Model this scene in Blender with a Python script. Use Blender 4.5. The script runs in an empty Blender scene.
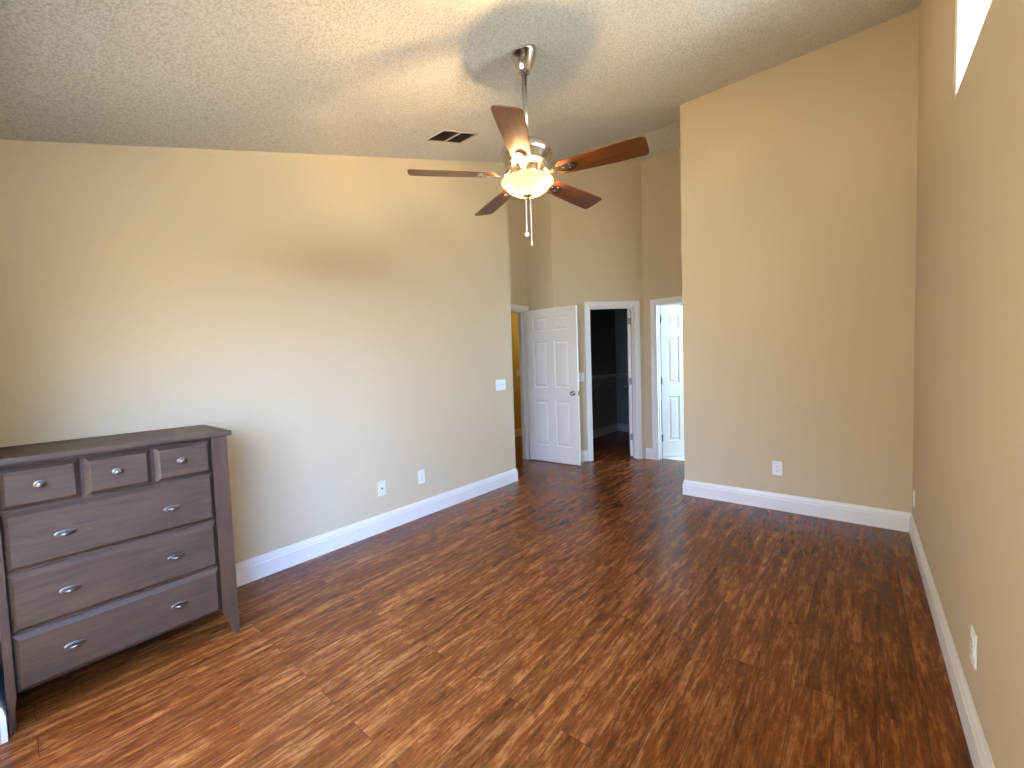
import bpy, bmesh, math, random
from mathutils import Vector, Matrix
random.seed(7)
PI = math.pi
C = bpy.context.scene.collection

# ------------------------------------------------------------------ camera
CAM = Vector((2.9843, 0.0, 1.3334))
F = Vector((-0.63695454, 0.76927769, -0.05000748))
R = Vector((0.77087618, 0.6361166, -0.0332505))
U = Vector((-0.00623172, 0.05972863, 0.9981952))
cd = bpy.data.cameras.new('camera')
cd.sensor_fit = 'HORIZONTAL'
cd.sensor_width = 36.0
cd.lens = 419.9 * 36.0 / 1024.0
cd.clip_start = 0.02
cam = bpy.data.objects.new('camera', cd)
C.objects.link(cam)
M = Matrix((R, U, -F)).transposed().to_4x4()
M.translation = CAM
cam.matrix_world = M
bpy.context.scene.camera = cam

# ------------------------------------------------------------------ world, lights, exposure
sc = bpy.context.scene
sc.view_settings.view_transform = 'Standard'
sc.view_settings.look = 'None'
sc.view_settings.gamma = 1.0
sc.view_settings.use_curve_mapping = False
sc.view_settings.exposure = 0.12
w = bpy.data.worlds.new('sky')
sc.world = w
w.use_nodes = True
w.node_tree.nodes['Background'].inputs[0].default_value = (1.0, 0.97, 0.84, 1)
w.node_tree.nodes['Background'].inputs[1].default_value = 5.6


def area(name, loc, direction, sx, sy, power, col, spread=PI):
    l = bpy.data.lights.new(name, 'AREA')
    l.shape = 'RECTANGLE'
    l.size, l.size_y = sx, sy
    l.energy = power
    l.color = col
    l.spread = spread
    o = bpy.data.objects.new(name, l)
    C.objects.link(o)
    o.location = loc
    o.rotation_euler = Vector(direction).to_track_quat('-Z', 'Y').to_euler()
    return o


def point(name, loc, power, col, r):
    l = bpy.data.lights.new(name, 'POINT')
    l.energy = power
    l.color = col
    l.shadow_soft_size = r
    o = bpy.data.objects.new(name, l)
    C.objects.link(o)
    o.location = loc
    return o


# daylight through the glass door behind the camera, the transom and the bathroom window
area('daylight_glass_door', (2.00, -0.32, 1.25), (-0.70, 1, -0.95), 1.3, 1.3, 62, (0.26, 0.68, 1.85), math.radians(105))
area('daylight_transom', (3.50, 1.75, 2.68), (-1, 0.1, -0.55), 1.7, 0.5, 104, (0.70, 0.87, 1.02), math.radians(120))
area('daylight_bathroom', (2.3, 6.6, 1.55), (-1, -0.55, -0.05), 1.0, 1.4, 105, (0.52, 0.84, 1.25))
point('hall_lamp', (-1.20, 7.0, 2.25), 34, (1.0, 0.74, 0.26), 0.08)

# ------------------------------------------------------------------ dimensions
W, B, XB = 3.2886, 4.1567, 1.6828     # right wall, back wall, corner of the back wall
YL = 3.6219                           # end of the left wall
XE, YE = -0.50, 4.60                  # entry wall and the short wall at its end
Z0, S, YR = 2.3961, 0.3081, 4.82      # ceiling: height at y=0, slope, ridge
XH = -1.775                           # hallway wall
YF = -0.085                            # wall behind the camera
YB = 5.40                             # bathroom wall
BH, BT = 0.1437, 0.015


def ceil(y):
    return Z0 + S * min(y, YR)


# ------------------------------------------------------------------ helpers
def tag(o, label=None, cat=None, group=None, kind=None):
    if label: o['label'] = label
    if cat: o['category'] = cat
    if group: o['group'] = group
    if kind: o['kind'] = kind
    return o


def obj(name, bm, mat, parent=None, smooth=False):
    bmesh.ops.recalc_face_normals(bm, faces=bm.faces)
    me = bpy.data.meshes.new(name)
    bm.to_mesh(me)
    bm.free()
    if smooth:
        me.polygons.foreach_set('use_smooth', [True] * len(me.polygons))
    for m in (mat if isinstance(mat, (list, tuple)) else [mat]):
        me.materials.append(m)
    o = bpy.data.objects.new(name, me)
    C.objects.link(o)
    if parent: o.parent = parent
    return o


def struct(name, bm, mat, parent=None, smooth=False):
    o = obj(name, bm, mat, parent, smooth)
    o['kind'] = 'structure'
    return o


def empty(name, loc=(0, 0, 0), rot=(0, 0, 0), parent=None):
    o = bpy.data.objects.new(name, None)
    o.empty_display_size = 0.1
    C.objects.link(o)
    o.location = loc
    o.rotation_euler = rot
    if parent: o.parent = parent
    return o


def copy_tree(o, parent=None):
    c = o.copy()
    C.objects.link(c)
    if parent is not None: c.parent = parent
    for ch in [k for k in o.children]:
        copy_tree(ch, c)
    return c


def box(bm, lo, hi, bev=0.0, seg=1, mi=0, mat=None):
    v = [bm.verts.new((x, y, z)) for x in (lo[0], hi[0]) for y in (lo[1], hi[1]) for z in (lo[2], hi[2])]
    fs = [(0, 1, 3, 2), (4, 6, 7, 5), (0, 4, 5, 1), (2, 3, 7, 6), (0, 2, 6, 4), (1, 5, 7, 3)]
    faces = [bm.faces.new([v[i] for i in f]) for f in fs]
    for f in faces: f.material_index = mi
    if bev > 0:
        es = list({e for f in faces for e in f.edges})
        r = bmesh.ops.bevel(bm, geom=es, offset=bev, segments=seg, profile=0.5, affect='EDGES')
        v = list({q for f in r['faces'] for q in f.verts} | {q for q in v if q.is_valid})
    if mat is not None:
        for q in v: q.co = mat @ q.co
    return v


def prism(bm, pts, z0, z1, mi=0):
    """footprint polygon pts, z0 a number, z1 a number or function of (x, y)"""
    f1 = z1 if callable(z1) else (lambda x, y: z1)
    lo = [bm.verts.new((x, y, z0)) for x, y in pts]
    hi = [bm.verts.new((x, y, f1(x, y))) for x, y in pts]
    fs = [bm.faces.new(lo[::-1]), bm.faces.new(hi)]
    n = len(pts)
    for i in range(n):
        fs.append(bm.faces.new((lo[i], lo[(i + 1) % n], hi[(i + 1) % n], hi[i])))
    for f in fs: f.material_index = mi
    return lo + hi


def lathe(bm, prof, seg=32, cx=0, cy=0, mi=0, cap=True):
    rings = []
    for r, z in prof:
        if r < 1e-6:
            rings.append([bm.verts.new((cx, cy, z))])
        else:
            rings.append([bm.verts.new((cx + r * math.cos(2 * PI * k / seg), cy + r * math.sin(2 * PI * k / seg), z)) for k in range(seg)])
    for a, b in zip(rings, rings[1:]):
        for k in range(seg):
            q = (k + 1) % seg
            if len(a) == 1 and len(b) == 1: continue
            if len(a) == 1: f = bm.faces.new((a[0], b[q], b[k]))
            elif len(b) == 1: f = bm.faces.new((a[k], a[q], b[0]))
            else: f = bm.faces.new((a[k], a[q], b[q], b[k]))
            f.material_index = mi
    if cap:
        for rg in (rings[0], rings[-1]):
            if len(rg) > 1:
                f = bm.faces.new(rg)
                f.material_index = mi
    return [v for rg in rings for v in rg]


def tube(bm, pts, r, seg=8, cap=True, flat=1.0):
    pts = [Vector(p) for p in pts]
    rings = []
    n0 = None
    for i, p in enumerate(pts):
        t = (pts[min(i + 1, len(pts) - 1)] - pts[max(i - 1, 0)]).normalized()
        if n0 is None:
            n0 = Vector((0, 0, 1)) if abs(t.z) < 0.9 else Vector((1, 0, 0))
        n = (n0 - t * n0.dot(t)).normalized()
        n0 = n
        b = t.cross(n)
        rr = r[i] if isinstance(r, (list, tuple)) else r
        rings.append([bm.verts.new(p + n * (rr * flat * math.cos(2 * PI * k / seg)) + b * (rr * math.sin(2 * PI * k / seg))) for k in range(seg)])
    for a, b2 in zip(rings, rings[1:]):
        for k in range(seg):
            bm.faces.new((a[k], a[(k + 1) % seg], b2[(k + 1) % seg], b2[k]))
    if cap:
        bm.faces.new(rings[0][::-1])
        bm.faces.new(rings[-1])
    return [v for rg in rings for v in rg]


def new(): return bmesh.new()


# ------------------------------------------------------------------ materials
def mat(name, col, rough=0.6, metal=0.0, spec=0.5):
    m = bpy.data.materials.new(name)
    m.use_nodes = True
    b = m.node_tree.nodes['Principled BSDF']
    b.inputs['Base Color'].default_value = (*col, 1)
    b.inputs['Roughness'].default_value = rough
    b.inputs['Metallic'].default_value = metal
    b.inputs['Specular IOR Level'].default_value = spec
    return m


def nd(m, t, **kw):
    n = m.node_tree.nodes.new(t)
    for k, v in kw.items(): setattr(n, k, v)
    return n


def lk(m, a, b): m.node_tree.links.new(a, b)


def bsdf(m): return m.node_tree.nodes['Principled BSDF']


def coords(m, scale=(1, 1, 1), rot=(0, 0, 0)):
    tc = nd(m, 'ShaderNodeTexCoord')
    mp = nd(m, 'ShaderNodeMapping')
    mp.inputs['Scale'].default_value = scale
    mp.inputs['Rotation'].default_value = rot
    lk(m, tc.outputs['Object'], mp.inputs['Vector'])
    return mp.outputs['Vector']


def noise(m, vec, scale, detail=4, rough=0.6, dist=0.0):
    n = nd(m, 'ShaderNodeTexNoise')
    n.inputs['Scale'].default_value = scale
    n.inputs['Detail'].default_value = detail
    n.inputs['Roughness'].default_value = rough
    n.inputs['Distortion'].default_value = dist
    lk(m, vec, n.inputs['Vector'])
    return n.outputs['Fac']


def ramp(m, fac, stops):
    r = nd(m, 'ShaderNodeValToRGB')
    el = r.color_ramp.elements
    while len(el) < len(stops): el.new(0.5)
    for e, (p, c) in zip(el, stops):
        e.position = p
        e.color = (*c, 1)
    lk(m, fac, r.inputs['Fac'])
    return r.outputs['Color']


def bump(m, h, strength, dist):
    b = nd(m, 'ShaderNodeBump')
    b.inputs['Strength'].default_value = strength
    b.inputs['Distance'].default_value = dist
    lk(m, h, b.inputs['Height'])
    lk(m, b.outputs['Normal'], bsdf(m).inputs['Normal'])


def mixc(m, fac, a, b, mode='MIX'):
    n = nd(m, 'ShaderNodeMix', data_type='RGBA', blend_type=mode)
    if isinstance(fac, float): n.inputs['Factor'].default_value = fac
    else: lk(m, fac, n.inputs['Factor'])
    for i, v in ((6, a), (7, b)):
        if isinstance(v, tuple): n.inputs[i].default_value = (*v, 1)
        else: lk(m, v, n.inputs[i])
    return n.outputs[2]


def paint(name, c, smudge=0.93):
    m = mat(name, c, 0.62, spec=0.3)
    v = coords(m)
    lk(m, ramp(m, noise(m, v, 1.3, 3), [(0.3, tuple(k * smudge for k in c)), (0.7, c)]), bsdf(m).inputs['Base Color'])
    bump(m, noise(m, v, 90, 3), 0.25, 0.004)
    return m


M_WALL = paint('beige_wall_paint', (0.60, 0.480, 0.300), 0.98)
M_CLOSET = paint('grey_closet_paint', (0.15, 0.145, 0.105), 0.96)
M_HALL = paint('hall_wall_paint', (0.62, 0.48, 0.19), 0.96)
M_TRIM = mat('white_trim_paint', (0.80, 0.765, 0.69), 0.35)
M_DOOR = mat('white_door_paint', (0.80, 0.73, 0.61), 0.38)
M_PLASTIC = mat('white_plastic', (0.82, 0.82, 0.82), 0.3)
M_CLTRIM = mat('shaded_closet_trim', (0.30, 0.29, 0.25), 0.5)  # the closet's darkness is put into this colour, for baseboard and shelf
M_DARK = mat('dark_slot', (0.03, 0.03, 0.03), 0.6)
M_BRONZE = mat('dark_nickel_hinge', (0.20, 0.19, 0.17), 0.35, 1.0)
M_NICKEL = mat('brushed_nickel', (0.52, 0.49, 0.45), 0.24, 1.0)
M_BRASS = mat('antique_brass', (0.16, 0.135, 0.11), 0.36, 1.0)
M_VENT = mat('vent_cream', (0.52, 0.48, 0.42), 0.6)
M_VENTDARK = mat('vent_dust_brown', (0.10, 0.075, 0.055), 0.8)
M_TILE = mat('pale_tile', (0.72, 0.70, 0.66), 0.3)

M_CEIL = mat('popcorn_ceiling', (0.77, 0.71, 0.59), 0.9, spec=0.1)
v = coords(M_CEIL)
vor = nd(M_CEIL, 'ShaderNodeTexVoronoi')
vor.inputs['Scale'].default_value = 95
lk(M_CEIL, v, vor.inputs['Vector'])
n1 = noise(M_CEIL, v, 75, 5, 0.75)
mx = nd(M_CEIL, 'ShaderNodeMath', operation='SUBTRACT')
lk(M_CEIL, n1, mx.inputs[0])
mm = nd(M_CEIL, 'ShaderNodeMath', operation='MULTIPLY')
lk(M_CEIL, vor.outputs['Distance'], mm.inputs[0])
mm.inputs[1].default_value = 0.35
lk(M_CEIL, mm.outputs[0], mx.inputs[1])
lk(M_CEIL, ramp(M_CEIL, mx.outputs[0], [(0.18, (0.72, 0.685, 0.59)), (0.42, (0.92, 0.89, 0.79))]), bsdf(M_CEIL).inputs['Base Color'])  # crevice shade painted into the colour: darker where the bump is low
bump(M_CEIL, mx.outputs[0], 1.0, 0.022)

# floor: hand-scraped brown laminate, planks along y
M_FLOOR = mat('brown_laminate', (0.15, 0.06, 0.03), 0.3, spec=0.27)
m = M_FLOOR
tc = nd(m, 'ShaderNodeTexCoord')
sep = nd(m, 'ShaderNodeSeparateXYZ')
lk(m, tc.outputs['Object'], sep.inputs[0])
com = nd(m, 'ShaderNodeCombineXYZ')
lk(m, sep.outputs['Y'], com.inputs['X'])
lk(m, sep.outputs['X'], com.inputs['Y'])
br = nd(m, 'ShaderNodeTexBrick')
br.offset = 0.37
br.offset_frequency = 2
br.inputs['Color1'].default_value = (0, 0, 0, 1)
br.inputs['Color2'].default_value = (1, 1, 1, 1)
br.inputs['Mortar'].default_value = (0.5, 0.5, 0.5, 1)
br.inputs['Scale'].default_value = 1
br.inputs['Mortar Size'].default_value = 0.0012
br.inputs['Mortar Smooth'].default_value = 0.3
br.inputs['Brick Width'].default_value = 1.21
br.inputs['Row Height'].default_value = 0.127
lk(m, com.outputs[0], br.inputs['Vector'])
# shift the grain from plank to plank
sh = nd(m, 'ShaderNodeVectorMath', operation='MULTIPLY_ADD')
lk(m, br.outputs['Color'], sh.inputs[0])
sh.inputs[1].default_value = (7, 11, 3)
lk(m, com.outputs[0], sh.inputs[2])
mp1 = nd(m, 'ShaderNodeMapping'); mp1.inputs['Scale'].default_value = (1.6, 13, 1)
lk(m, sh.outputs[0], mp1.inputs['Vector'])
mp2 = nd(m, 'ShaderNodeMapping'); mp2.inputs['Scale'].default_value = (7, 70, 1)
lk(m, sh.outputs[0], mp2.inputs['Vector'])
mp3 = nd(m, 'ShaderNodeMapping'); mp3.inputs['Scale'].default_value = (4, 11, 1)
lk(m, sh.outputs[0], mp3.inputs['Vector'])
g1 = noise(m, mp1.outputs[0], 1.6, 7, 0.7, 0.5)
g2 = noise(m, mp2.outputs[0], 1.0, 5, 0.7, 0.6)
g3 = noise(m, mp3.outputs[0], 2.6, 7, 0.75, 0.8)
DK, MD, LT = (0.036, 0.0085, 0.002), (0.145, 0.037, 0.0065), (0.420, 0.158, 0.042)
s1 = nd(m, 'ShaderNodeMath', operation='MULTIPLY'); lk(m, g1, s1.inputs[0]); s1.inputs[1].default_value = 0.42
s2 = nd(m, 'ShaderNodeMath', operation='MULTIPLY_ADD'); lk(m, g2, s2.inputs[0]); s2.inputs[1].default_value = 0.30; lk(m, s1.outputs[0], s2.inputs[2])
s3 = nd(m, 'ShaderNodeMath', operation='MULTIPLY_ADD'); lk(m, g3, s3.inputs[0]); s3.inputs[1].default_value = 0.28; lk(m, s2.outputs[0], s3.inputs[2])
cm = ramp(m, s3.outputs[0], [(0.36, DK), (0.50, MD), (0.66, LT)])
pv = ramp(m, br.outputs['Color'], [(0.0, (0.82, 0.79, 0.77)), (1.0, (1.12, 1.12, 1.12))])
cm = mixc(m, 1.0, cm, pv, 'MULTIPLY')
cm = mixc(m, br.outputs['Fac'], cm, (0.05, 0.018, 0.007))
lk(m, cm, bsdf(m).inputs['Base Color'])
rr = nd(m, 'ShaderNodeMapRange')
lk(m, g1, rr.inputs['Value'])
rr.inputs['To Min'].default_value = 0.24
rr.inputs['To Max'].default_value = 0.28
lk(m, rr.outputs[0], bsdf(m).inputs['Roughness'])
hb = nd(m, 'ShaderNodeMath', operation='SUBTRACT')
lk(m, g2, hb.inputs[0]); lk(m, br.outputs['Fac'], hb.inputs[1])
bump(m, hb.outputs[0], 0.12, 0.0010)


def wood(name, dk, lt, scale, rough):
    m = mat(name, lt, rough)
    v = coords(m, scale)
    g = noise(m, v, 1.0, 6, 0.65, 1.0)
    lk(m, ramp(m, g, [(0.3, dk), (0.7, lt)]), bsdf(m).inputs['Base Color'])
    bump(m, g, 0.12, 0.002)
    return m


M_DR_H = wood('dresser_wood_level_grain', (0.026, 0.0130, 0.0062), (0.070, 0.035, 0.0158), (30, 4, 45), 0.5)
M_DR_V = wood('dresser_wood_upright_grain', (0.034, 0.0155, 0.007), (0.070, 0.032, 0.0145), (40, 40, 4), 0.5)
M_BLADE = wood('walnut_fan_blade', (0.060, 0.017, 0.004), (0.175, 0.060, 0.012), (4, 40, 40), 0.35)

M_GLASS = mat('window_glass', (1, 1, 1), 0.0)
bsdf(M_GLASS).inputs['Transmission Weight'].default_value = 1.0
bsdf(M_GLASS).inputs['IOR'].default_value = 1.05

# frosted amber bowl: it glows and lets the bulbs shine through
M_BOWL = bpy.data.materials.new('frosted_amber_glass')
M_BOWL.use_nodes = True
nt = M_BOWL.node_tree
nt.nodes.clear()
out = nt.nodes.new('ShaderNodeOutputMaterial')
tr = nt.nodes.new('ShaderNodeBsdfTranslucent'); tr.inputs[0].default_value = (0.13, 0.075, 0.02, 1)
gl = nt.nodes.new('ShaderNodeBsdfGlossy'); gl.inputs[0].default_value = (0.9, 0.85, 0.7, 1); gl.inputs[1].default_value = 0.25
em = nt.nodes.new('ShaderNodeEmission'); em.inputs[0].default_value = (1.0, 0.46, 0.07, 1); em.inputs[1].default_value = 1.25
a1 = nt.nodes.new('ShaderNodeMixShader'); a1.inputs[0].default_value = 0.06
a2 = nt.nodes.new('ShaderNodeAddShader')
nt.links.new(tr.outputs[0], a1.inputs[1]); nt.links.new(gl.outputs[0], a1.inputs[2])
nt.links.new(a1.outputs[0], a2.inputs[0]); nt.links.new(em.outputs[0], a2.inputs[1])
nt.links.new(a2.outputs[0], out.inputs[0])

M_BULB = bpy.data.materials.new('lit_bulb')
M_BULB.use_nodes = True
bsdf(M_BULB).inputs['Emission Color'].default_value = (1.0, 0.72, 0.36, 1)
bsdf(M_BULB).inputs['Emission Strength'].default_value = 12

# ------------------------------------------------------------------ room shell
bm = new(); box(bm, (-2.6, YF - 0.16, -0.12), (3.42, 5.51, 0.0))
prism(bm, [(-0.50, 5.51), (0.80, 5.51), (0.80, 7.25), (-0.50, 7.25)], -0.12, 0.0)
prism(bm, [(-2.6, 5.51), (-0.50, 5.51), (-0.50, 9.2), (-2.6, 9.2)], -0.12, 0.0)
struct('floor', bm, M_FLOOR)
bm = new(); box(bm, (0.90, 5.51, -0.12), (3.3, 8.2, 0.004)); struct('floor_bathroom', bm, M_TILE)


def ceil_slab(y0, y1, z0, z1):
    b = new()
    vs = []
    for x in (-0.66, 3.45):
        for y, z in ((y0, z0), (y1, z1), (y1, z1 + 0.14), (y0, z0 + 0.14)):
            vs.append(b.verts.new((x, y, z)))
    for f in ((0, 1, 2, 3), (4, 7, 6, 5), (0, 4, 5, 1), (1, 5, 6, 2), (2, 6, 7, 3), (3, 7, 4, 0)):
        b.faces.new([vs[i] for i in f])
    return b


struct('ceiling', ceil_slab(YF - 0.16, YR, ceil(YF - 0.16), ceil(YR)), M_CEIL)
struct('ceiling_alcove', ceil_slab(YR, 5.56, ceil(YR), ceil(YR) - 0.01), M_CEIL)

top = lambda x, y: ceil(y) + 0.06
# left wall, with its return into the alcove
bm = new()
prism(bm, [(0, YF), (0, YL), (-0.12, YL), (-0.12, YF)], 0, top)
prism(bm, [(-0.12, YL - 0.12), (-0.12, YL), (XE, YL), (XE, YL - 0.12)], 0, top)
struct('wall_left', bm, M_WALL)
# right wall with the transom opening
TY0, TY1, TZ0, TZ1 = 0.85, 2.655, 2.385, 2.86
bm = new()
# outline in the y-z plane with a slanted top that follows the ceiling, opening cut as four pieces
prism(bm, [(W, YF), (W + 0.12, YF), (W + 0.12, TY0), (W, TY0)], 0, top)
prism(bm, [(W, TY0), (W + 0.12, TY0), (W + 0.12, TY1), (W, TY1)], 0, TZ0)
prism(bm, [(W, TY1), (W + 0.12, TY1), (W + 0.12, B), (W, B)], 0, top)
q = []
for x in (W, W + 0.12):
    q.append([bm.verts.new((x, TY0, ceil(TY0) - 0.10)), bm.verts.new((x, TY1, ceil(TY1) - 0.10)), bm.verts.new((x, TY1, ceil(TY1) + 0.06)), bm.verts.new((x, TY0, ceil(TY0) + 0.06))])
bm.faces.new(q[0]); bm.faces.new(q[1][::-1])
for i in range(4): bm.faces.new((q[0][i], q[1][i], q[1][(i + 1) % 4], q[0][(i + 1) % 4]))
struct('wall_right', bm, M_WALL)
# transom window: white jambs and a pane near the outside face
bm = new()
def yz_prism(bm, x0, x1, pts):
    a = [bm.verts.new((x0, y, z)) for y, z in pts]
    b = [bm.verts.new((x1, y, z)) for y, z in pts]
    bm.faces.new(a); bm.faces.new(b[::-1])
    n = len(pts)
    for i in range(n): bm.faces.new((a[i], b[i], b[(i + 1) % n], a[(i + 1) % n]))
t0, t1 = ceil(TY0) - 0.10, ceil(TY1) - 0.10
yz_prism(bm, W + 0.005, W + 0.12, [(TY0, TZ0), (TY1, TZ0), (TY1, TZ0 + 0.02), (TY0, TZ0 + 0.02)])
yz_prism(bm, W + 0.005, W + 0.12, [(TY1, TZ0 + 0.02), (TY1, t1), (TY1 - 0.02, t1 - 0.006), (TY1 - 0.02, TZ0 + 0.02)])
yz_prism(bm, W + 0.005, W + 0.12, [(TY0, TZ0 + 0.02), (TY0, t0), (TY0 + 0.02, t0 + 0.006), (TY0 + 0.02, TZ0 + 0.02)])
win = struct('window_1', bm, M_TRIM)
bm = new()
yz_prism(bm, W + 0.085, W + 0.089, [(TY0 + 0.02, TZ0 + 0.02), (TY1 - 0.02, TZ0 + 0.02), (TY1 - 0.02, t1 - 0.006), (TY0 + 0.02, t0 + 0.006)])
struct('pane', bm, M_GLASS, win)

# back wall with its return towards the bathroom wall
bm = new()
prism(bm, [(XB, B), (W + 0.12, B), (W + 0.12, B + 0.12), (XB, B + 0.12)], 0, top)
prism(bm, [(XB, B + 0.12), (XB + 0.12, B + 0.12), (XB + 0.12, YR), (XB, YR)], 0, top)
prism(bm, [(XB, YR), (XB + 0.12, YR), (XB + 0.12, YB), (XB, YB)], 0, top)
struct('wall_back', bm, M_WALL)
# wall behind the camera with the sliding glass door opening
GX0, GX1, GZ = 0.57, 2.72, 2.06
bm = new()
prism(bm, [(-0.12, YF - 0.15), (GX0, YF - 0.15), (GX0, YF), (-0.12, YF)], 0, lambda x, y: ceil(y) + 0.03)
prism(bm, [(GX1, YF - 0.15), (W + 0.12, YF - 0.15), (W + 0.12, YF), (GX1, YF)], 0, lambda x, y: ceil(y) + 0.03)
prism(bm, [(GX0, YF - 0.15), (GX1, YF - 0.15), (GX1, YF), (GX0, YF)], GZ, lambda x, y: ceil(y) + 0.03)
struct('wall_front', bm, M_WALL)
bm = new()
yy0, yy1 = YF - 0.10, YF - 0.06
for x0, x1 in ((GX0, (GX0 + GX1) / 2 + 0.03), ((GX0 + GX1) / 2 - 0.03, GX1)):
    box(bm, (x0, yy0, 0.02), (x0 + 0.06, yy1, GZ - 0.02), 0.004)
    box(bm, (x1 - 0.06, yy0, 0.02), (x1, yy1, GZ - 0.02), 0.004)
    box(bm, (x0 + 0.06, yy0, 0.02), (x1 - 0.06, yy1, 0.10), 0.004)
    box(bm, (x0 + 0.06, yy0, GZ - 0.09), (x1 - 0.06, yy1, GZ - 0.02), 0.004)
win2 = struct('window_2', bm, M_TRIM)
bm = new(); box(bm, (GX0 + 0.06, YF - 0.082, 0.10), ((GX0 + GX1) / 2 - 0.03, YF - 0.078, GZ - 0.09))
box(bm, ((GX0 + GX1) / 2 + 0.03, YF - 0.082, 0.10), (GX1 - 0.06, YF - 0.078, GZ - 0.09))
struct('pane', bm, M_GLASS, win2)

# entry wall (x = XE) with the hallway doorway
EY0, EY1, DH = 3.782, 4.541, 2.035
bm = new()
prism(bm, [(XE - 0.115, 3.502), (XE, 3.502), (XE, EY0), (XE - 0.115, EY0)], 0, top)
prism(bm, [(XE - 0.115, EY1), (XE, EY1), (XE, YE), (XE - 0.115, YE)], 0, top)
prism(bm, [(XE - 0.115, EY0), (XE, EY0), (XE, EY1), (XE - 0.115, EY1)], DH, top)
struct('wall_entry', bm, M_WALL)

# short wall and the diagonal closet wall
c1 = Vector((0.2138, 4.8719)); dd = Vector((0.7388, 0.6739)); nn = Vector((0.6739, -0.7388))   # nn points into the room
fp = lambda t, d=0.0: tuple(c1 + dd * t - nn * d)
TA, TB = -0.4035, 0.7836
O0, O1 = 0.057, 0.674      # closet opening along the diagonal
TH = 0.115
bm = new()
a0, a1 = fp(TA), fp(O0)
prism(bm, [(XE, YE), a0, fp(TA + 0.05, TH), (XE, YE + TH)], 0, top)
prism(bm, [a0, a1, fp(O0, TH), fp(TA + 0.05, TH)], 0, top)
prism(bm, [fp(O0), fp(O1), fp(O1, TH), fp(O0, TH)], DH, top)
prism(bm, [fp(O1), (0.7927, YB), (0.7927, YB + TH), fp(O1, TH)], 0, top)
struct('wall_closet', bm, M_WALL)

# bathroom wall
BX0, BX1 = 0.948, 1.61
bm = new()
prism(bm, [(0.7927, YB), (BX0, YB), (BX0, YB + TH), (0.7927, YB + TH)], 0, top)
prism(bm, [(BX1, YB), (XB + 0.12, YB), (XB + 0.12, YB + TH), (BX1, YB + TH)], 0, top)
prism(bm, [(BX0, YB), (BX1, YB), (BX1, YB + TH), (BX0, YB + TH)], DH, top)
struct('wall_bath', bm, M_WALL)

# closet interior
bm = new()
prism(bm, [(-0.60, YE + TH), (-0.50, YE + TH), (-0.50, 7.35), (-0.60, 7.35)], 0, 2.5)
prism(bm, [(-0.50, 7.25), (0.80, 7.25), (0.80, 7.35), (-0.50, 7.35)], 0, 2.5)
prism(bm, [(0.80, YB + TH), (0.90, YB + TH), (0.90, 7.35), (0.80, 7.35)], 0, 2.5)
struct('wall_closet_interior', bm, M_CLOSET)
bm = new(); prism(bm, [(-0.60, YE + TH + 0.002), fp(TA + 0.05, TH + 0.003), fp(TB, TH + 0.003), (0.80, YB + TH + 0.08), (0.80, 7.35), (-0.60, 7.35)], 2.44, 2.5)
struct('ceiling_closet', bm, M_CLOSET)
# bathroom interior
bm = new()
prism(bm, [(0.90, 8.0), (3.3, 8.0), (3.3, 8.1), (0.90, 8.1)], 0, 2.5)
prism(bm, [(3.2, YB + TH), (3.3, YB + TH), (3.3, 8.0), (3.2, 8.0)], 0, 2.5)
prism(bm, [(XB + 0.12, YB), (3.2, YB), (3.2, YB + TH), (XB + 0.12, YB + TH)], 0, 2.5)
prism(bm, [(0.90, 7.35), (0.92, 7.35), (0.92, 8.0), (0.90, 8.0)], 0, 2.5)
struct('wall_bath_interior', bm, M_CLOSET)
bm = new(); box(bm, (0.90, YB + TH, 2.44), (3.3, 8.1, 2.5)); struct('ceiling_bathroom', bm, M_TRIM)
# hallway
bm = new()
prism(bm, [(XH - 0.1, 2.6), (XH, 2.6), (XH, 9.0), (XH - 0.1, 9.0)], 0, 2.5)
prism(bm, [(XH, 9.0), (-0.60, 9.0), (-0.60, 9.1), (XH, 9.1)], 0, 2.5)
prism(bm, [(XH, 2.6), (-0.12, 2.6), (-0.12, 2.7), (XH, 2.7)], 0, 2.5)
prism(bm, [(-0.66, 7.35), (-0.60, 7.35), (-0.60, 9.0), (-0.66, 9.0)], 0, 2.5)
struct('wall_hallway', bm, M_HALL)
bm = new(); box(bm, (XH - 0.1, 2.6, 2.44), (XE - 0.115, 9.1, 2.5)); box(bm, (XE - 0.115, 2.6, 2.44), (-0.12, 3.5, 2.5)); struct('ceiling_hallway', bm, M_HALL)

# ------------------------------------------------------------------ baseboards and casings
BPROF = [(0, 0), (BT, 0), (BT, 0.098), (BT - 0.003, 0.103), (BT - 0.003, 0.112), (BT - 0.006, 0.124), (BT - 0.0095, 0.132), (0.004, 0.140), (0.003, BH), (0, BH)]


def run_profile(bm, prof, p, q, n, e0=0.0, e1=0.0):
    """sweep a (offset, height) profile from p to q; n points off the wall; e0/e1 mitre factors"""
    p, q, n = Vector(p), Vector(q), Vector(n)
    d = (q - p).normalized()
    ra, rb = [], []
    for o, h in prof:
        a = p + n * o - d * (o * e0)
        b = q + n * o + d * (o * e1)
        ra.append(bm.verts.new((a.x, a.y, h)))
        rb.append(bm.verts.new((b.x, b.y, h)))
    bm.faces.new(ra); bm.faces.new(rb[::-1])
    k = len(prof)
    for i in range(k): bm.faces.new((ra[i], rb[i], rb[(i + 1) % k], ra[(i + 1) % k]))


def baseboard(name, segs, m=None):
    b = new()
    for s in segs: run_profile(b, BPROF, *s)
    return struct(name, b, m or M_TRIM)


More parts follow.
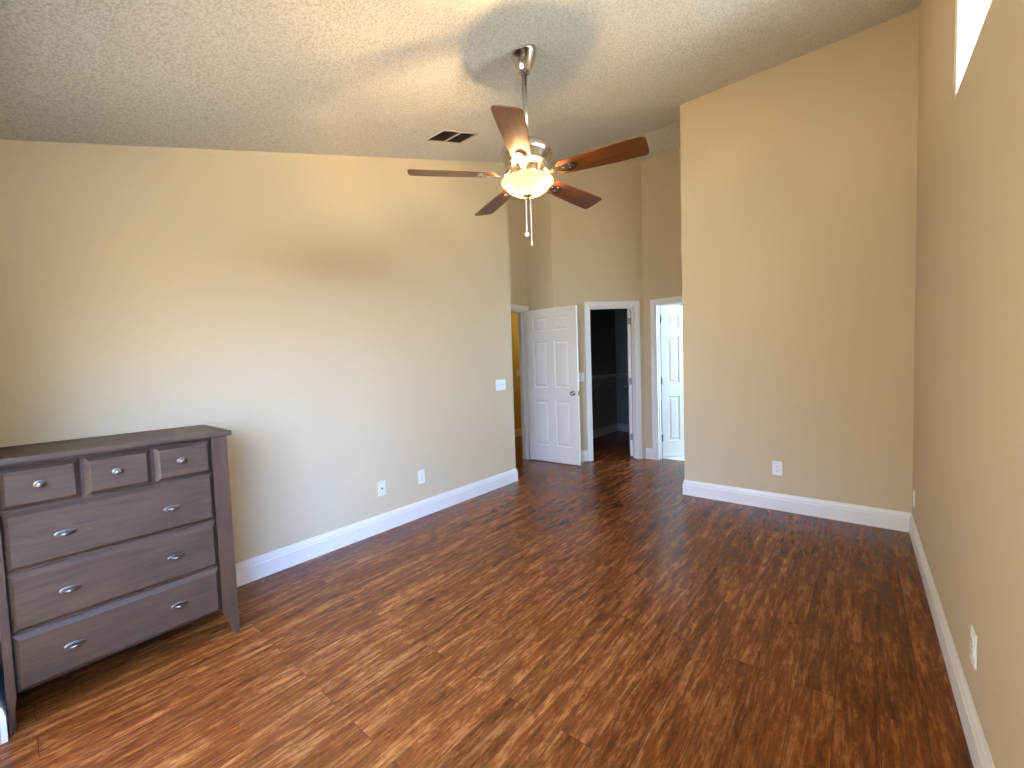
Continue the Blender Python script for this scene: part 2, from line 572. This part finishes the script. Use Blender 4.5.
EP = 0.0005
baseboard('baseboard_left', [((EP, YF), (EP, YL + EP), (1, 0), 0, 1), ((EP, YL + EP), (XE, YL + EP), (0, 1), 1, 0)])
baseboard('baseboard_back', [((W, B - EP), (XB - EP, B - EP), (0, -1), 0, 1), ((XB - EP, B - EP), (XB - EP, YB), (-1, 0), 1, 0)])
baseboard('baseboard_right', [((W - EP, YF), (W - EP, B), (-1, 0), 0, 0)])
baseboard('baseboard_front', [((GX0, YF + EP), (0, YF + EP), (0, 1), 0, 0), ((W, YF + EP), (GX1, YF + EP), (0, 1), 0, 0)])
baseboard('baseboard_alcove', [((XE, YE - EP), tuple(fp(TA, -EP)), (0, -1), 0, 0.5), (fp(TA, -EP), fp(-0.001, -EP), tuple(nn), 0.35, 0),
                               ((0.80, YB - EP), (BX0 - 0.058, YB - EP), (0, -1), 0, 0)])
baseboard('baseboard_closet', [((-0.50 + EP, 5.0), (-0.50 + EP, 7.25), (1, 0), 0, 0), ((-0.5, 7.25 - EP), (0.80, 7.25 - EP), (0, -1), 0, 0),
                               ((0.80 - EP, 7.25), (0.80 - EP, YB + TH + 0.75), (-1, 0), 0, 0)], M_CLTRIM)
baseboard('baseboard_hallway', [((XH + EP, 2.7), (XH + EP, 9.0), (1, 0), 0, 0)])

CW, CT = 0.057, 0.016
CPROF = [(0.0, 0.0), (0.0, 0.011), (0.004, 0.014), (0.012, 0.013), (0.036, 0.016), (CW - 0.004, CT), (CW, CT - 0.003), (CW, 0.0)]   # across, out


def casing(name, p0, p1, n, h, jamb=0.115):
    """casing and jamb lining of a doorway from p0 to p1 (opening edges at floor), n = out of wall"""
    p0, p1, n = Vector(p0), Vector(p1), Vector(n)
    d = (p1 - p0).normalized()
    b = new()
    g = 0.0006
    n3, d3 = Vector((n.x, n.y, 0)), Vector((d.x, d.y, 0))
    P0, P1 = Vector((p0.x, p0.y, 0)) + n3 * g, Vector((p1.x, p1.y, 0)) + n3 * g
    up = Vector((0, 0, 1))
    # mitred sweep up, across, down
    rings = []
    for base, zz, mv in ((P0, 0, -d3), (P0, h, -d3 + up), (P1, h, d3 + up), (P1, 0, d3)):
        rings.append([b.verts.new(base + up * zz + mv * (a + 0.0) + n3 * o) for a, o in CPROF])
    k = len(CPROF)
    for ra, rb in zip(rings, rings[1:]):
        for i in range(k): b.faces.new((ra[i], rb[i], rb[(i + 1) % k], ra[(i + 1) % k]))
    b.faces.new(rings[0]); b.faces.new(rings[-1][::-1])
    # jamb boards lining the opening
    rot = Matrix(((d.x, -n.x, 0, p0.x), (d.y, -n.y, 0, p0.y), (0, 0, 1, 0), (0, 0, 0, 1)))   # local: x along, y into wall
    Wd = (p1 - p0).length
    box(b, (0.0005, 0, 0), (0.018, jamb, h - 0.018), mat=rot)
    box(b, (Wd - 0.018, 0, 0), (Wd - 0.0005, jamb, h - 0.018), mat=rot)
    box(b, (0.0005, 0, h - 0.018), (Wd - 0.0005, jamb, h - 0.0005), mat=rot)
    # door stops
    box(b, (0.018, 0.045, 0), (0.030, 0.080, h - 0.030), mat=rot)
    box(b, (Wd - 0.030, 0.045, 0), (Wd - 0.018, 0.080, h - 0.030), mat=rot)
    box(b, (0.018, 0.045, h - 0.030), (Wd - 0.018, 0.080, h - 0.018), mat=rot)
    return struct(name, b, M_TRIM), rot, Wd


casing('trim_1', (XE, EY0), (XE, EY1), (1, 0), DH)
casing('trim_2', fp(O0), fp(O1), tuple(nn), DH)
casing('trim_3', (BX0, YB), (BX1, YB), (0, -1), DH)

# ------------------------------------------------------------------ six-panel doors


def door_leaf(bm, w, h, t):
    """leaf from x=0..w, y=0..t, z=0..h with six moulded panels on both faces"""
    st = 0.112 if w > 0.7 else 0.098
    ms = 0.105 if w > 0.7 else 0.09
    pw = (w - 2 * st - ms) / 2
    xs = [0, st, st + pw, st + pw + ms, w - st, w]
    zs = [0, 0.215, 0.81, 0.985, 1.595, 1.725, 1.905, h]
    for y, s in ((0.0, 1), (t, -1)):
        for i in range(5):
            for j in range(7):
                x0, x1, z0, z1 = xs[i], xs[i + 1], zs[j], zs[j + 1]
                if i in (1, 3) and j in (1, 3, 5):
                    rings = []
                    for ins, dep in ((0, 0), (0.004, 0.007), (0.014, 0.010), (0.020, 0.010), (0.042, 0.003)):
                        yy = y + s * dep
                        rings.append([bm.verts.new((a, yy, c)) for a, c in ((x0 + ins, z0 + ins), (x1 - ins, z0 + ins), (x1 - ins, z1 - ins), (x0 + ins, z1 - ins))])
                    for ra, rb in zip(rings, rings[1:]):
                        for k in range(4): bm.faces.new((ra[k], ra[(k + 1) % 4], rb[(k + 1) % 4], rb[k]))
                    bm.faces.new(rings[-1])
                else:
                    bm.faces.new([bm.verts.new(c) for c in ((x0, y, z0), (x1, y, z0), (x1, y, z1), (x0, y, z1))])
    for (a, b) in (((0, 0), (0, t)), ((w, 0), (w, t))):
        bm.faces.new([bm.verts.new(c) for c in ((a[0], a[1], 0), (b[0], b[1], 0), (b[0], b[1], h), (a[0], a[1], h))])
    for z in (0, h):
        bm.faces.new([bm.verts.new(c) for c in ((0, 0, z), (w, 0, z), (w, t, z), (0, t, z))])
    bmesh.ops.remove_doubles(bm, verts=bm.verts, dist=0.0001)


def door_knob(bm, x, y, z, s):
    """knob on face y, pointing to s*y"""
    vs = lathe(bm, [(0.0, 0.0), (0.032, 0.0), (0.032, 0.004), (0.026, 0.010), (0.012, 0.013), (0.011, 0.030), (0.020, 0.036), (0.0275, 0.047), (0.028, 0.056), (0.022, 0.064), (0.0, 0.067)], 20, cap=False)
    for v in vs:
        c = v.co.copy()
        v.co = Vector((x + c.x, y + s * c.z, z + c.y))


def hinge(bm, z, t, side):
    # knuckle barrel plus leaves at the hinge edge (x = 0)
    lathe(bm, [(0.007, z - 0.045), (0.007, z + 0.045)], 10, cx=-0.004, cy=(-0.008 if side < 0 else t + 0.008))
    lathe(bm, [(0.0, z + 0.050), (0.005, z + 0.046), (0.005, z - 0.046), (0, z - 0.050)], 8, cx=-0.004, cy=(-0.008 if side < 0 else t + 0.008), cap=False)
    box(bm, (-0.0025, 0.002, z - 0.044), (-0.0002, t - 0.002, z + 0.044))


def make_door(name, w, loc, ang, hinge_side, knob_sides=(-1, 1)):
    t, h = 0.035, 2.012
    bm = new(); door_leaf(bm, w, h, t)
    d = struct(name, bm, M_DOOR)
    d.location = loc
    d.rotation_euler = (0, 0, ang)
    for s in knob_sides:
        b = new(); door_knob(b, w - 0.062, 0 if s < 0 else t, 0.915, s)
        o = obj('door_knob', b, M_NICKEL, d, True)
    b = new(); box(b, (w + 0.0003, 0.006, 0.885), (w + 0.002, t - 0.006, 0.945)); box(b, (w + 0.002, 0.011, 0.905), (w + 0.010, t - 0.011, 0.925), 0.002)
    obj('latch_plate', b, M_BRONZE, d)
    for z in (0.26, 1.02, 1.83):
        b = new(); hinge(b, z, t, hinge_side); obj('hinge', b, M_BRONZE, d)
    return d


# entry door, swung open along the short wall; its hall side faces the room
ang1 = math.atan2(0.035, 0.775)
make_door('door_1', 0.762, (XE + 0.012, 4.527, 0.012), ang1, 1)
# closet door: hinged on the right jamb, swung into the closet, seen edge on
hx, hy = fp(O1 - 0.020, TH + 0.006)
cdoor = make_door('door_2', 0.575, (hx, hy, 0.012), math.atan2(-nn.y, -nn.x) - math.radians(17), -1)
# bathroom door: hinged on the left jamb, swung half into the bathroom
make_door('door_3', 0.62, (BX0 + 0.030, YB + TH + 0.006, 0.012), math.radians(52), -1)

# ------------------------------------------------------------------ wall plates


def plate_frame(name, loc, nrm, label, cat, group=None):
    """Empty on the wall; local x along the wall to the right, y up, z out of the wall"""
    n = Vector(nrm).normalized()
    u = Vector((0, 0, 1)); r = u.cross(n)
    e = empty(name)
    mw = Matrix((r, u, n)).transposed().to_4x4()
    mw.translation = Vector(loc) + n * 0.0004
    e.matrix_world = mw
    return tag(e, label, cat, group)


def cover(e, w, h):
    b = new(); box(b, (-w / 2, -h / 2, 0), (w / 2, h / 2, 0.006), 0.0025, 2)
    return obj('cover_plate', b, M_PLASTIC, e)


def receptacles(e):
    for s in (-1, 1):
        b = new()
        vs = lathe(b, [(0.0168, 0.0061), (0.0168, 0.0085), (0.0, 0.0085)], 24)
        for v in vs:
            v.co.y = max(-0.0135, min(0.0135, v.co.y)) + s * 0.0195
        f = obj('receptacle', b, M_PLASTIC, e)
        b = new()
        for x, hh in ((-0.0065, 0.009), (0.0065, 0.007)):
            box(b, (x - 0.0013, s * 0.0195 + 0.002 - hh / 2 + 0.001, 0.0086), (x + 0.0013, s * 0.0195 + 0.002 + hh / 2 + 0.001, 0.0090))
        lathe(b, [(0.0028, 0.0086), (0.0028, 0.0090)], 10, cx=0, cy=s * 0.0195 - 0.0075)
        tag(obj('slots', b, M_DARK, f), 'dark slots of the receptacle')
    b = new(); lathe(b, [(0.003, 0.0061), (0.003, 0.0072)], 10); obj('screw', b, M_NICKEL, e)


def toggles(e, xs):
    for x in xs:
        b = new(); box(b, (x - 0.005, -0.012, 0.0061), (x + 0.005, 0.012, 0.0075), 0.0005)
        vs = box(b, (x - 0.0038, -0.002, 0.0065), (x + 0.0038, 0.009, 0.016), 0.001)
        obj('toggle', b, M_PLASTIC, e)
        for y in (-0.030, 0.030):
            b = new(); lathe(b, [(0.0028, 0.0061), (0.0028, 0.0070)], 10, cx=x, cy=y)
            obj('screw', b, M_NICKEL, e)


e = plate_frame('light_switch', (0, 3.408, 1.100), (1, 0, 0), 'white three-gang light switch plate near the end of the left wall', 'light switch')
cover(e, 0.165, 0.118); toggles(e, (-0.046, 0, 0.046))
n3 = (nn.x, nn.y, 0)
cs = fp(-0.062)
e = plate_frame('light_switch', (cs[0], cs[1], 1.118), n3, 'white light switch between the open entry door and the dark closet doorway', 'light switch')
cover(e, 0.072, 0.118); toggles(e, (0,))
e = plate_frame('light_switch', (XH, 5.93, 1.148), (1, 0, 0), 'yellow-lit switch plate on the hallway wall beyond the entry door', 'light switch')
cover(e, 0.118, 0.118); toggles(e, (-0.023, 0.023))
e = plate_frame('wall_outlet', (0, 2.300, 0.355), (1, 0, 0), 'white duplex outlet on left wall, farther from the dresser of its pair', 'outlet')
cover(e, 0.071, 0.118); receptacles(e)
e = plate_frame('cable_jack_plate', (0, 1.900, 0.352), (1, 0, 0), 'white cable jack plate with one centre socket, low on the left wall nearer the dresser', 'wall plate')
cover(e, 0.071, 0.118)
b = new(); lathe(b, [(0.0075, 0.0061), (0.0075, 0.009), (0.0048, 0.009), (0.0048, 0.016), (0.0, 0.016)], 12)
tag(obj('jack', b, M_BRONZE, e), 'small dark metal cable jack')
for y in (-0.042, 0.042):
    b = new(); lathe(b, [(0.003, 0.0061), (0.003, 0.0071)], 10, cx=0, cy=y)
    obj('screw', b, M_NICKEL, e)
e = plate_frame('wall_outlet', (2.451, B, 0.361), (0, -1, 0), 'white duplex outlet low on the beige back wall', 'outlet')
cover(e, 0.072, 0.118); receptacles(e)
e = plate_frame('wall_outlet', (W, 3.985, 0.300), (-1, 0, 0), 'thin-looking white outlet low on the right wall by the back corner', 'outlet')
cover(e, 0.072, 0.118); receptacles(e)
e = plate_frame('wall_outlet', (W, 2.008, 0.335), (-1, 0, 0), 'white outlet on the right wall nearest the camera', 'outlet')
cover(e, 0.072, 0.118); receptacles(e)

# ------------------------------------------------------------------ ceiling vent
sl = math.atan(S)
e = empty('ceiling_vent', (0.52, 2.345, ceil(2.345)), (sl, 0, 0))
tag(e, 'dusty dark-slatted air vent on the popcorn ceiling behind the fan', 'vent')
hx_, hy_ = 0.098, 0.183
b = new()
fr = 0.012
for lo, hi in (((-hx_ - fr, -hy_ - fr), (hx_ + fr, -hy_)), ((-hx_ - fr, hy_), (hx_ + fr, hy_ + fr)), ((-hx_ - fr, -hy_), (-hx_, hy_)), ((hx_, -hy_), (hx_ + fr, hy_))):
    box(b, (lo[0], lo[1], -0.010), (hi[0], hi[1], -0.0005), 0.002)
obj('frame', b, M_VENT, e)
b = new(); box(b, (-hx_, -0.006, -0.010), (hx_, 0.006, -0.002)); obj('centre_bar', b, M_VENT, e)
b = new(); box(b, (-hx_, -hy_, -0.0018), (hx_, hy_, -0.0006)); obj('duct_opening', b, M_DARK, e)
for k in range(8):
    x = -hx_ + 0.014 + k * 0.024
    b = new()
    rm = Matrix.Translation((x, 0, -0.0062)) @ Matrix.Rotation(math.radians(28), 4, 'Y')
    box(b, (-0.0078, -hy_ + 0.001, -0.0005), (0.0078, -0.0065, 0.0005), mat=rm)
    box(b, (-0.0078, 0.0065, -0.0005), (0.0078, hy_ - 0.001, 0.0005), mat=rm)
    obj('slat', b, M_VENTDARK, e)

# ------------------------------------------------------------------ ceiling fan
FX, FY = 1.618, 1.835
zc = ceil(FY)
fan = empty('ceiling_fan', (FX, FY, 0))
tag(fan, 'five-blade ceiling fan with walnut blades, nickel motor and lit amber bowl', 'ceiling fan')
b = new()
zt = zc + 0.0
vs = lathe(b, [(0.068, zt), (0.068, zt - 0.012), (0.064, zt - 0.024), (0.034, zt - 0.105), (0.026, zt - 0.112), (0.0, zt - 0.112)], 36)
for v_ in vs:
    if v_.co.z > zt - 0.001: v_.co.z = zt + S * v_.co.y - 0.001
    elif v_.co.z > zt - 0.013: v_.co.z += S * v_.co.y
obj('canopy', b, M_NICKEL, fan, True)
b = new(); lathe(b, [(0.0135, zt - 0.1125), (0.0135, 2.487)], 16); obj('downrod', b, M_NICKEL, fan, True)
b = new()
lathe(b, [(0.0, 2.485), (0.030, 2.485), (0.032, 2.462), (0.055, 2.458), (0.105, 2.450), (0.130, 2.430), (0.136, 2.405), (0.130, 2.382), (0.118, 2.370), (0.118, 2.360), (0.100, 2.350), (0.060, 2.344), (0.0, 2.344)], 40, cap=False)
obj('motor_housing', b, M_NICKEL, fan, True)
b = new()
lathe(b, [(0.0, 2.3435), (0.052, 2.3435), (0.058, 2.335), (0.058, 2.320), (0.066, 2.312), (0.070, 2.306), (0.060, 2.300), (0.0, 2.300)], 36, cap=False)
obj('light_fitter', b, M_NICKEL, fan, True)
BR, ZB = 0.133, 2.268
b = new()
prof = [(BR + 0.003, ZB), (BR + 0.004, ZB - 0.006)]
for k in range(1, 13):
    a = k / 12 * PI / 2
    prof.append(((BR) * (0.55 * math.cos(a) ** 0.7 + 0.45 * (1 - k / 12)) if k < 12 else 0.008, ZB - 0.006 - 0.066 * math.sin(a)))
lathe(b, prof, 48, cap=False)
bowl = obj('lamp_shade', b, M_BOWL, fan, True)
tag(bowl, 'lit frosted amber glass bowl')
b = new(); lathe(b, [(0.0, 2.203), (0.022, 2.201), (0.026, 2.195), (0.016, 2.189), (0.008, 2.186), (0.008, 2.181), (0.0, 2.177)], 20, cap=False)
obj('finial', b, M_NICKEL, fan, True)
for k in range(2):
    b = new()
    ax = 0.058 * (1 if k else -1)
    r = bmesh.ops.create_uvsphere(b, u_segments=16, v_segments=10, radius=0.021)
    for v_ in b.verts: v_.co += Vector((ax, ax * 0.4, 2.268))
    obj('bulb', b, M_BULB, fan, True)
for sx in (1, -1):
    point('fan_lamp', (FX + 0.058 * sx, FY + 0.0232 * sx, 2.286), 105, (1.0, 0.64, 0.30), 0.025)

BZ, RB = 2.294, 0.620
TIP0 = 3.975
for k in range(5):
    a = TIP0 + k * 2 * PI / 5
    arm_m = Matrix.Rotation(a, 4, 'Z') @ Matrix.Translation((0, 0, BZ)) @ Matrix.Rotation(math.radians(-13), 4, 'X')
    # blade outline with rounded root and gently rounded tip
    b = new()
    pts = []
    r0, r1, w0, w1 = 0.165, RB, 0.050, 0.066
    for i in range(9):
        t = PI / 2 + i / 8 * PI
        pts.append((r0 + 0.045 + 0.045 * math.cos(t), w0 * math.sin(t)))
    for i in range(1, 6):
        t = i / 6
        pts.append((r0 + 0.045 + t * (r1 - 0.02 - r0 - 0.045), -(w0 + (w1 - w0) * math.sin(t * PI / 2))))
    for i in range(9):
        t = -PI / 2 + i / 8 * PI
        s_ = math.sin(t); c_ = math.cos(t)
        pts.append((r1 - 0.022 + 0.022 * abs(c_) ** 0.6, w1 * (abs(s_) ** 0.75) * (1 if s_ > 0 else -1)))
    for i in range(5, 0, -1):
        t = i / 6
        pts.append((r0 + 0.045 + t * (r1 - 0.02 - r0 - 0.045), (w0 + (w1 - w0) * math.sin(t * PI / 2))))
    prism(b, pts, 0.0, 0.006)
    bmesh.ops.remove_doubles(b, verts=b.verts, dist=0.0005)
    bl = obj('blade', b, M_BLADE, fan)
    bl.matrix_local = arm_m
    # bracket under the blade: arm from the motor, oval plate with screws
    b = new()
    pts = []
    for i in range(13):
        t = -PI / 2 + i / 12 * PI
        pts.append((0.225 + 0.048 * math.cos(t), 0.028 * math.sin(t)))
    pts += [(0.185, 0.020), (0.150, 0.012), (0.120, 0.012), (0.120, -0.012), (0.150, -0.012), (0.185, -0.020)]
    prism(b, pts, -0.0055, -0.0005)
    for x, y in ((0.205, 0), (0.240, 0.013), (0.240, -0.013)):
        lathe(b, [(0.006, -0.008), (0.006, -0.005)], 10, cx=x, cy=y)
    tube(b, [(0.128, 0, -0.003), (0.105, 0, 0.012), (0.092, 0, 0.050)], [0.013, 0.013, 0.016], 10, flat=0.5)
    obj('blade_bracket', b, M_NICKEL, bl)

for k, (ox, oy, zl) in enumerate(((-0.006, -0.010, 2.005), (0.012, 0.006, 1.955))):
    b = new()
    n = int((2.190 - zl) / 0.004)
    tube(b, [(ox, oy, 2.190), (ox, oy, zl)], 0.0016, 6)
    for i in range(0, n, 2):
        vs = lathe(b, [(0, -0.002), (0.0026, 0), (0, 0.002)], 6, cap=False)
        for v_ in vs: v_.co += Vector((ox, oy, zl + i * 0.004))
    ch = obj('pull_chain', b, M_NICKEL, fan)
    b = new()
    if k == 0:
        bmesh.ops.create_uvsphere(b, u_segments=14, v_segments=10, radius=0.0135)
        for v_ in b.verts: v_.co += Vector((ox, oy, zl - 0.0135))
        tag(obj('chain_fob', b, M_PLASTIC, ch, True), 'white ball fob')
    else:
        lathe(b, [(0, zl), (0.004, zl - 0.003), (0.006, zl - 0.016), (0.004, zl - 0.022), (0, zl - 0.023)], 12, cx=ox, cy=oy, cap=False)
        tag(obj('chain_fob', b, M_PLASTIC, ch, True), 'white teardrop fob')

for ch in fan.children:
    if not ch.name.startswith(('canopy', 'downrod')): ch.location.z += 0.025

# ------------------------------------------------------------------ dresser
DX0, DX1 = 0.135, 0.541          # back and front of the posts
DY0, DY1 = -0.068, 0.693
ZT0, ZT1 = 1.019, 1.043
dr = empty('dresser', ((DX0 + DX1) / 2, (DY0 + DY1) / 2, 0))
dr.rotation_euler = (0, 0, 0.014)
tag(dr, 'brown wooden dresser with three small and three wide drawers, against the left wall', 'dresser')
off = Vector((-(DX0 + DX1) / 2, -(DY0 + DY1) / 2, 0))


def dobj(name, b, m, parent=None, smooth=False):
    for v_ in b.verts: v_.co += off
    return obj(name, b, m, parent or dr, smooth)


b = new(); box(b, (DX0 - 0.012, DY0 - 0.010, ZT0), (DX1 + 0.020, DY1 + 0.018, ZT1), 0.004, 2); dobj('top', b, M_DR_H)
PWS = (0.024, 0.066)                        # post width
# each post is a board on the front corner with a foot cut on the slant
for s in (0, 1):
    for xf in (0, 1):
        b = new()
        yo, yi = (DY0, DY0 + PWS[0]) if s == 0 else (DY1, DY1 - PWS[1])
        tipy = yo + (yi - yo) * 0.22
        pts = [(yo, 0), (tipy, 0), (yi, 0.135), (yi, ZT0 - 0.0005), (yo, ZT0 - 0.0005)]
        x0, x1 = (DX0, DX0 + 0.022) if xf == 0 else (DX1 - 0.022, DX1)
        yz_prism(b, x0, x1, pts)
        # side half of the corner post
        sx0, sx1 = (DX0 + 0.022, DX0 + 0.060) if xf == 0 else (DX1 - 0.060, DX1 - 0.022)
        ya, yb = (DY0, DY0 + 0.018) if s == 0 else (DY1 - 0.018, DY1)
        box(b, (sx0, ya, 0.0), (sx1, yb, ZT0 - 0.0005))
        dobj('post', b, M_DR_V)
for s in (0, 1):
    ya, yb = (DY0 + 0.004, DY0 + 0.016) if s == 0 else (DY1 - 0.016, DY1 - 0.004)
    b = new(); box(b, (DX0 + 0.060, ya, 0.10), (DX1 - 0.060, yb, ZT0 - 0.0005)); dobj('side_panel', b, M_DR_V)
b = new(); box(b, (DX0 + 0.006, DY0 + PWS[0], 0.12), (DX0 + 0.014, DY1 - PWS[1], ZT0 - 0.0005)); dobj('back_panel', b, M_DR_V)
yl, yr = DY0 + PWS[0], DY1 - PWS[1]      # inner faces of the posts
FXI = DX1 - 0.022                # face of the carcase behind the drawer fronts
b = new()
box(b, (FXI - 0.014, yl + 0.001, 0.140), (FXI, yr - 0.001, ZT0 - 0.0005))
dobj('carcase_front', b, M_DR_H)
b = new(); box(b, (DX0 + 0.03, DY0 + 0.018, 0.142), (FXI - 0.015, DY1 - 0.018, 0.154)); dobj('bottom_board', b, M_DR_V)


def raised_front(b, y0, y1, z0, z1, x0, x1, ch):
    rings = []
    for ins, x in ((0, x0), (0, x0 + 0.006), (ch, x1 - 0.001), (ch + 0.0015, x1)):
        rings.append([b.verts.new((x, y, z)) for y, z in ((y0 + ins, z0 + ins), (y1 - ins, z0 + ins), (y1 - ins, z1 - ins), (y0 + ins, z1 - ins))])
    for ra, rb in zip(rings, rings[1:]):
        for k in range(4): b.faces.new((ra[k], ra[(k + 1) % 4], rb[(k + 1) % 4], rb[k]))
    b.faces.new(rings[0]); b.faces.new(rings[-1])


XF = DX1 + 0.0005


def oval_plate(b, y, z, a, c, x):
    vs = lathe(b, [(1.0, 0.0), (1.0, 0.0018), (0.82, 0.0034), (0.0, 0.0034)], 28)
    for v_ in vs:
        p = v_.co.copy()
        v_.co = Vector((x + p.z, y + p.x * a, z + p.y * c))


def knob(b, y, z, x):
    oval_plate(b, y, z, 0.019, 0.015, x)
    vs = lathe(b, [(0.006, 0.003), (0.006, 0.013), (0.010, 0.017), (0.0125, 0.022), (0.010, 0.026), (0.0, 0.028)], 20)
    for v_ in vs:
        p = v_.co.copy()
        v_.co = Vector((x + p.z, y + p.x * 1.12, z + p.y * 0.85))


def cup_pull(b, y, z, x):
    oval_plate(b, y, z, 0.033, 0.0135, x)
    # fat arched bar standing off the plate
    pts, rs = [], []
    for i in range(13):
        t = i / 12
        yy = y + (t - 0.5) * 0.042
        pts.append((x + 0.004 + 0.017 * math.sin(t * PI) ** 0.6, yy, z))
        rs.append(0.0035 + 0.0035 * math.sin(t * PI))
    tube(b, pts, rs, 10)


small = [(yl + 0.003, 0.172, 0.062), (0.186, 0.396, 0.284), (0.410, yr - 0.003, 0.505)]
for y0, y1, ky in small:
    b = new(); raised_front(b, y0, y1, 0.845, 1.003, FXI + 0.0003, XF, 0.015)
    d = dobj('drawer', b, M_DR_H)
    b = new(); knob(b, ky, 0.928, XF + 0.0002); tag(dobj('knob', b, M_BRASS, d, True), 'oval antique metal knob')
for z0, z1, hz in ((0.610, 0.833, 0.716), (0.375, 0.598, 0.486), (0.146, 0.363, 0.256)):
    b = new(); raised_front(b, yl + 0.003, yr - 0.003, z0, z1, FXI + 0.0003, XF, 0.015)
    d = dobj('drawer', b, M_DR_H)
    for ky in (0.117, 0.458):
        b = new(); cup_pull(b, ky, hz, XF + 0.0002); tag(dobj('handle', b, M_BRASS, d, True), 'oval antique metal pull')

# ------------------------------------------------------------------ wire shelf in the closet
sh = empty('wire_shelf', (-0.5, 7.25, 1.065))
tag(sh, 'shade-darkened wire shelf running round the walls inside the dark closet', 'shelf')
b = new()
dep = 0.30
for zz, dx in ((0, 0.003), (0, dep), (-0.028, dep)):
    tube(b, [(dx, -1.95, zz), (dx, -0.31, zz)], 0.003, 6)
for i in range(66):
    y = -1.94 + i * 0.025
    tube(b, [(0.003, y, 0.004), (dep, y, 0.004), (dep + 0.001, y, -0.028)], 0.0015, 4)
obj('side_grid', b, M_CLTRIM, sh)
b = new()
for zz, dy in ((0, -0.003), (0, -dep), (-0.028, -dep)):
    tube(b, [(0.003, dy, zz), (1.295, dy, zz)], 0.003, 6)
for i in range(52):
    x = 0.01 + i * 0.025
    tube(b, [(x, -0.003, 0.004), (x, -dep, 0.004), (x, -dep - 0.001, -0.028)], 0.0015, 4)
obj('back_grid', b, M_CLTRIM, sh)
for y in (-1.7, -1.0, -0.4):
    b = new(); tube(b, [(0.004, y, -0.26), (dep - 0.01, y, -0.006)], 0.004, 6); obj('brace', b, M_CLTRIM, sh)
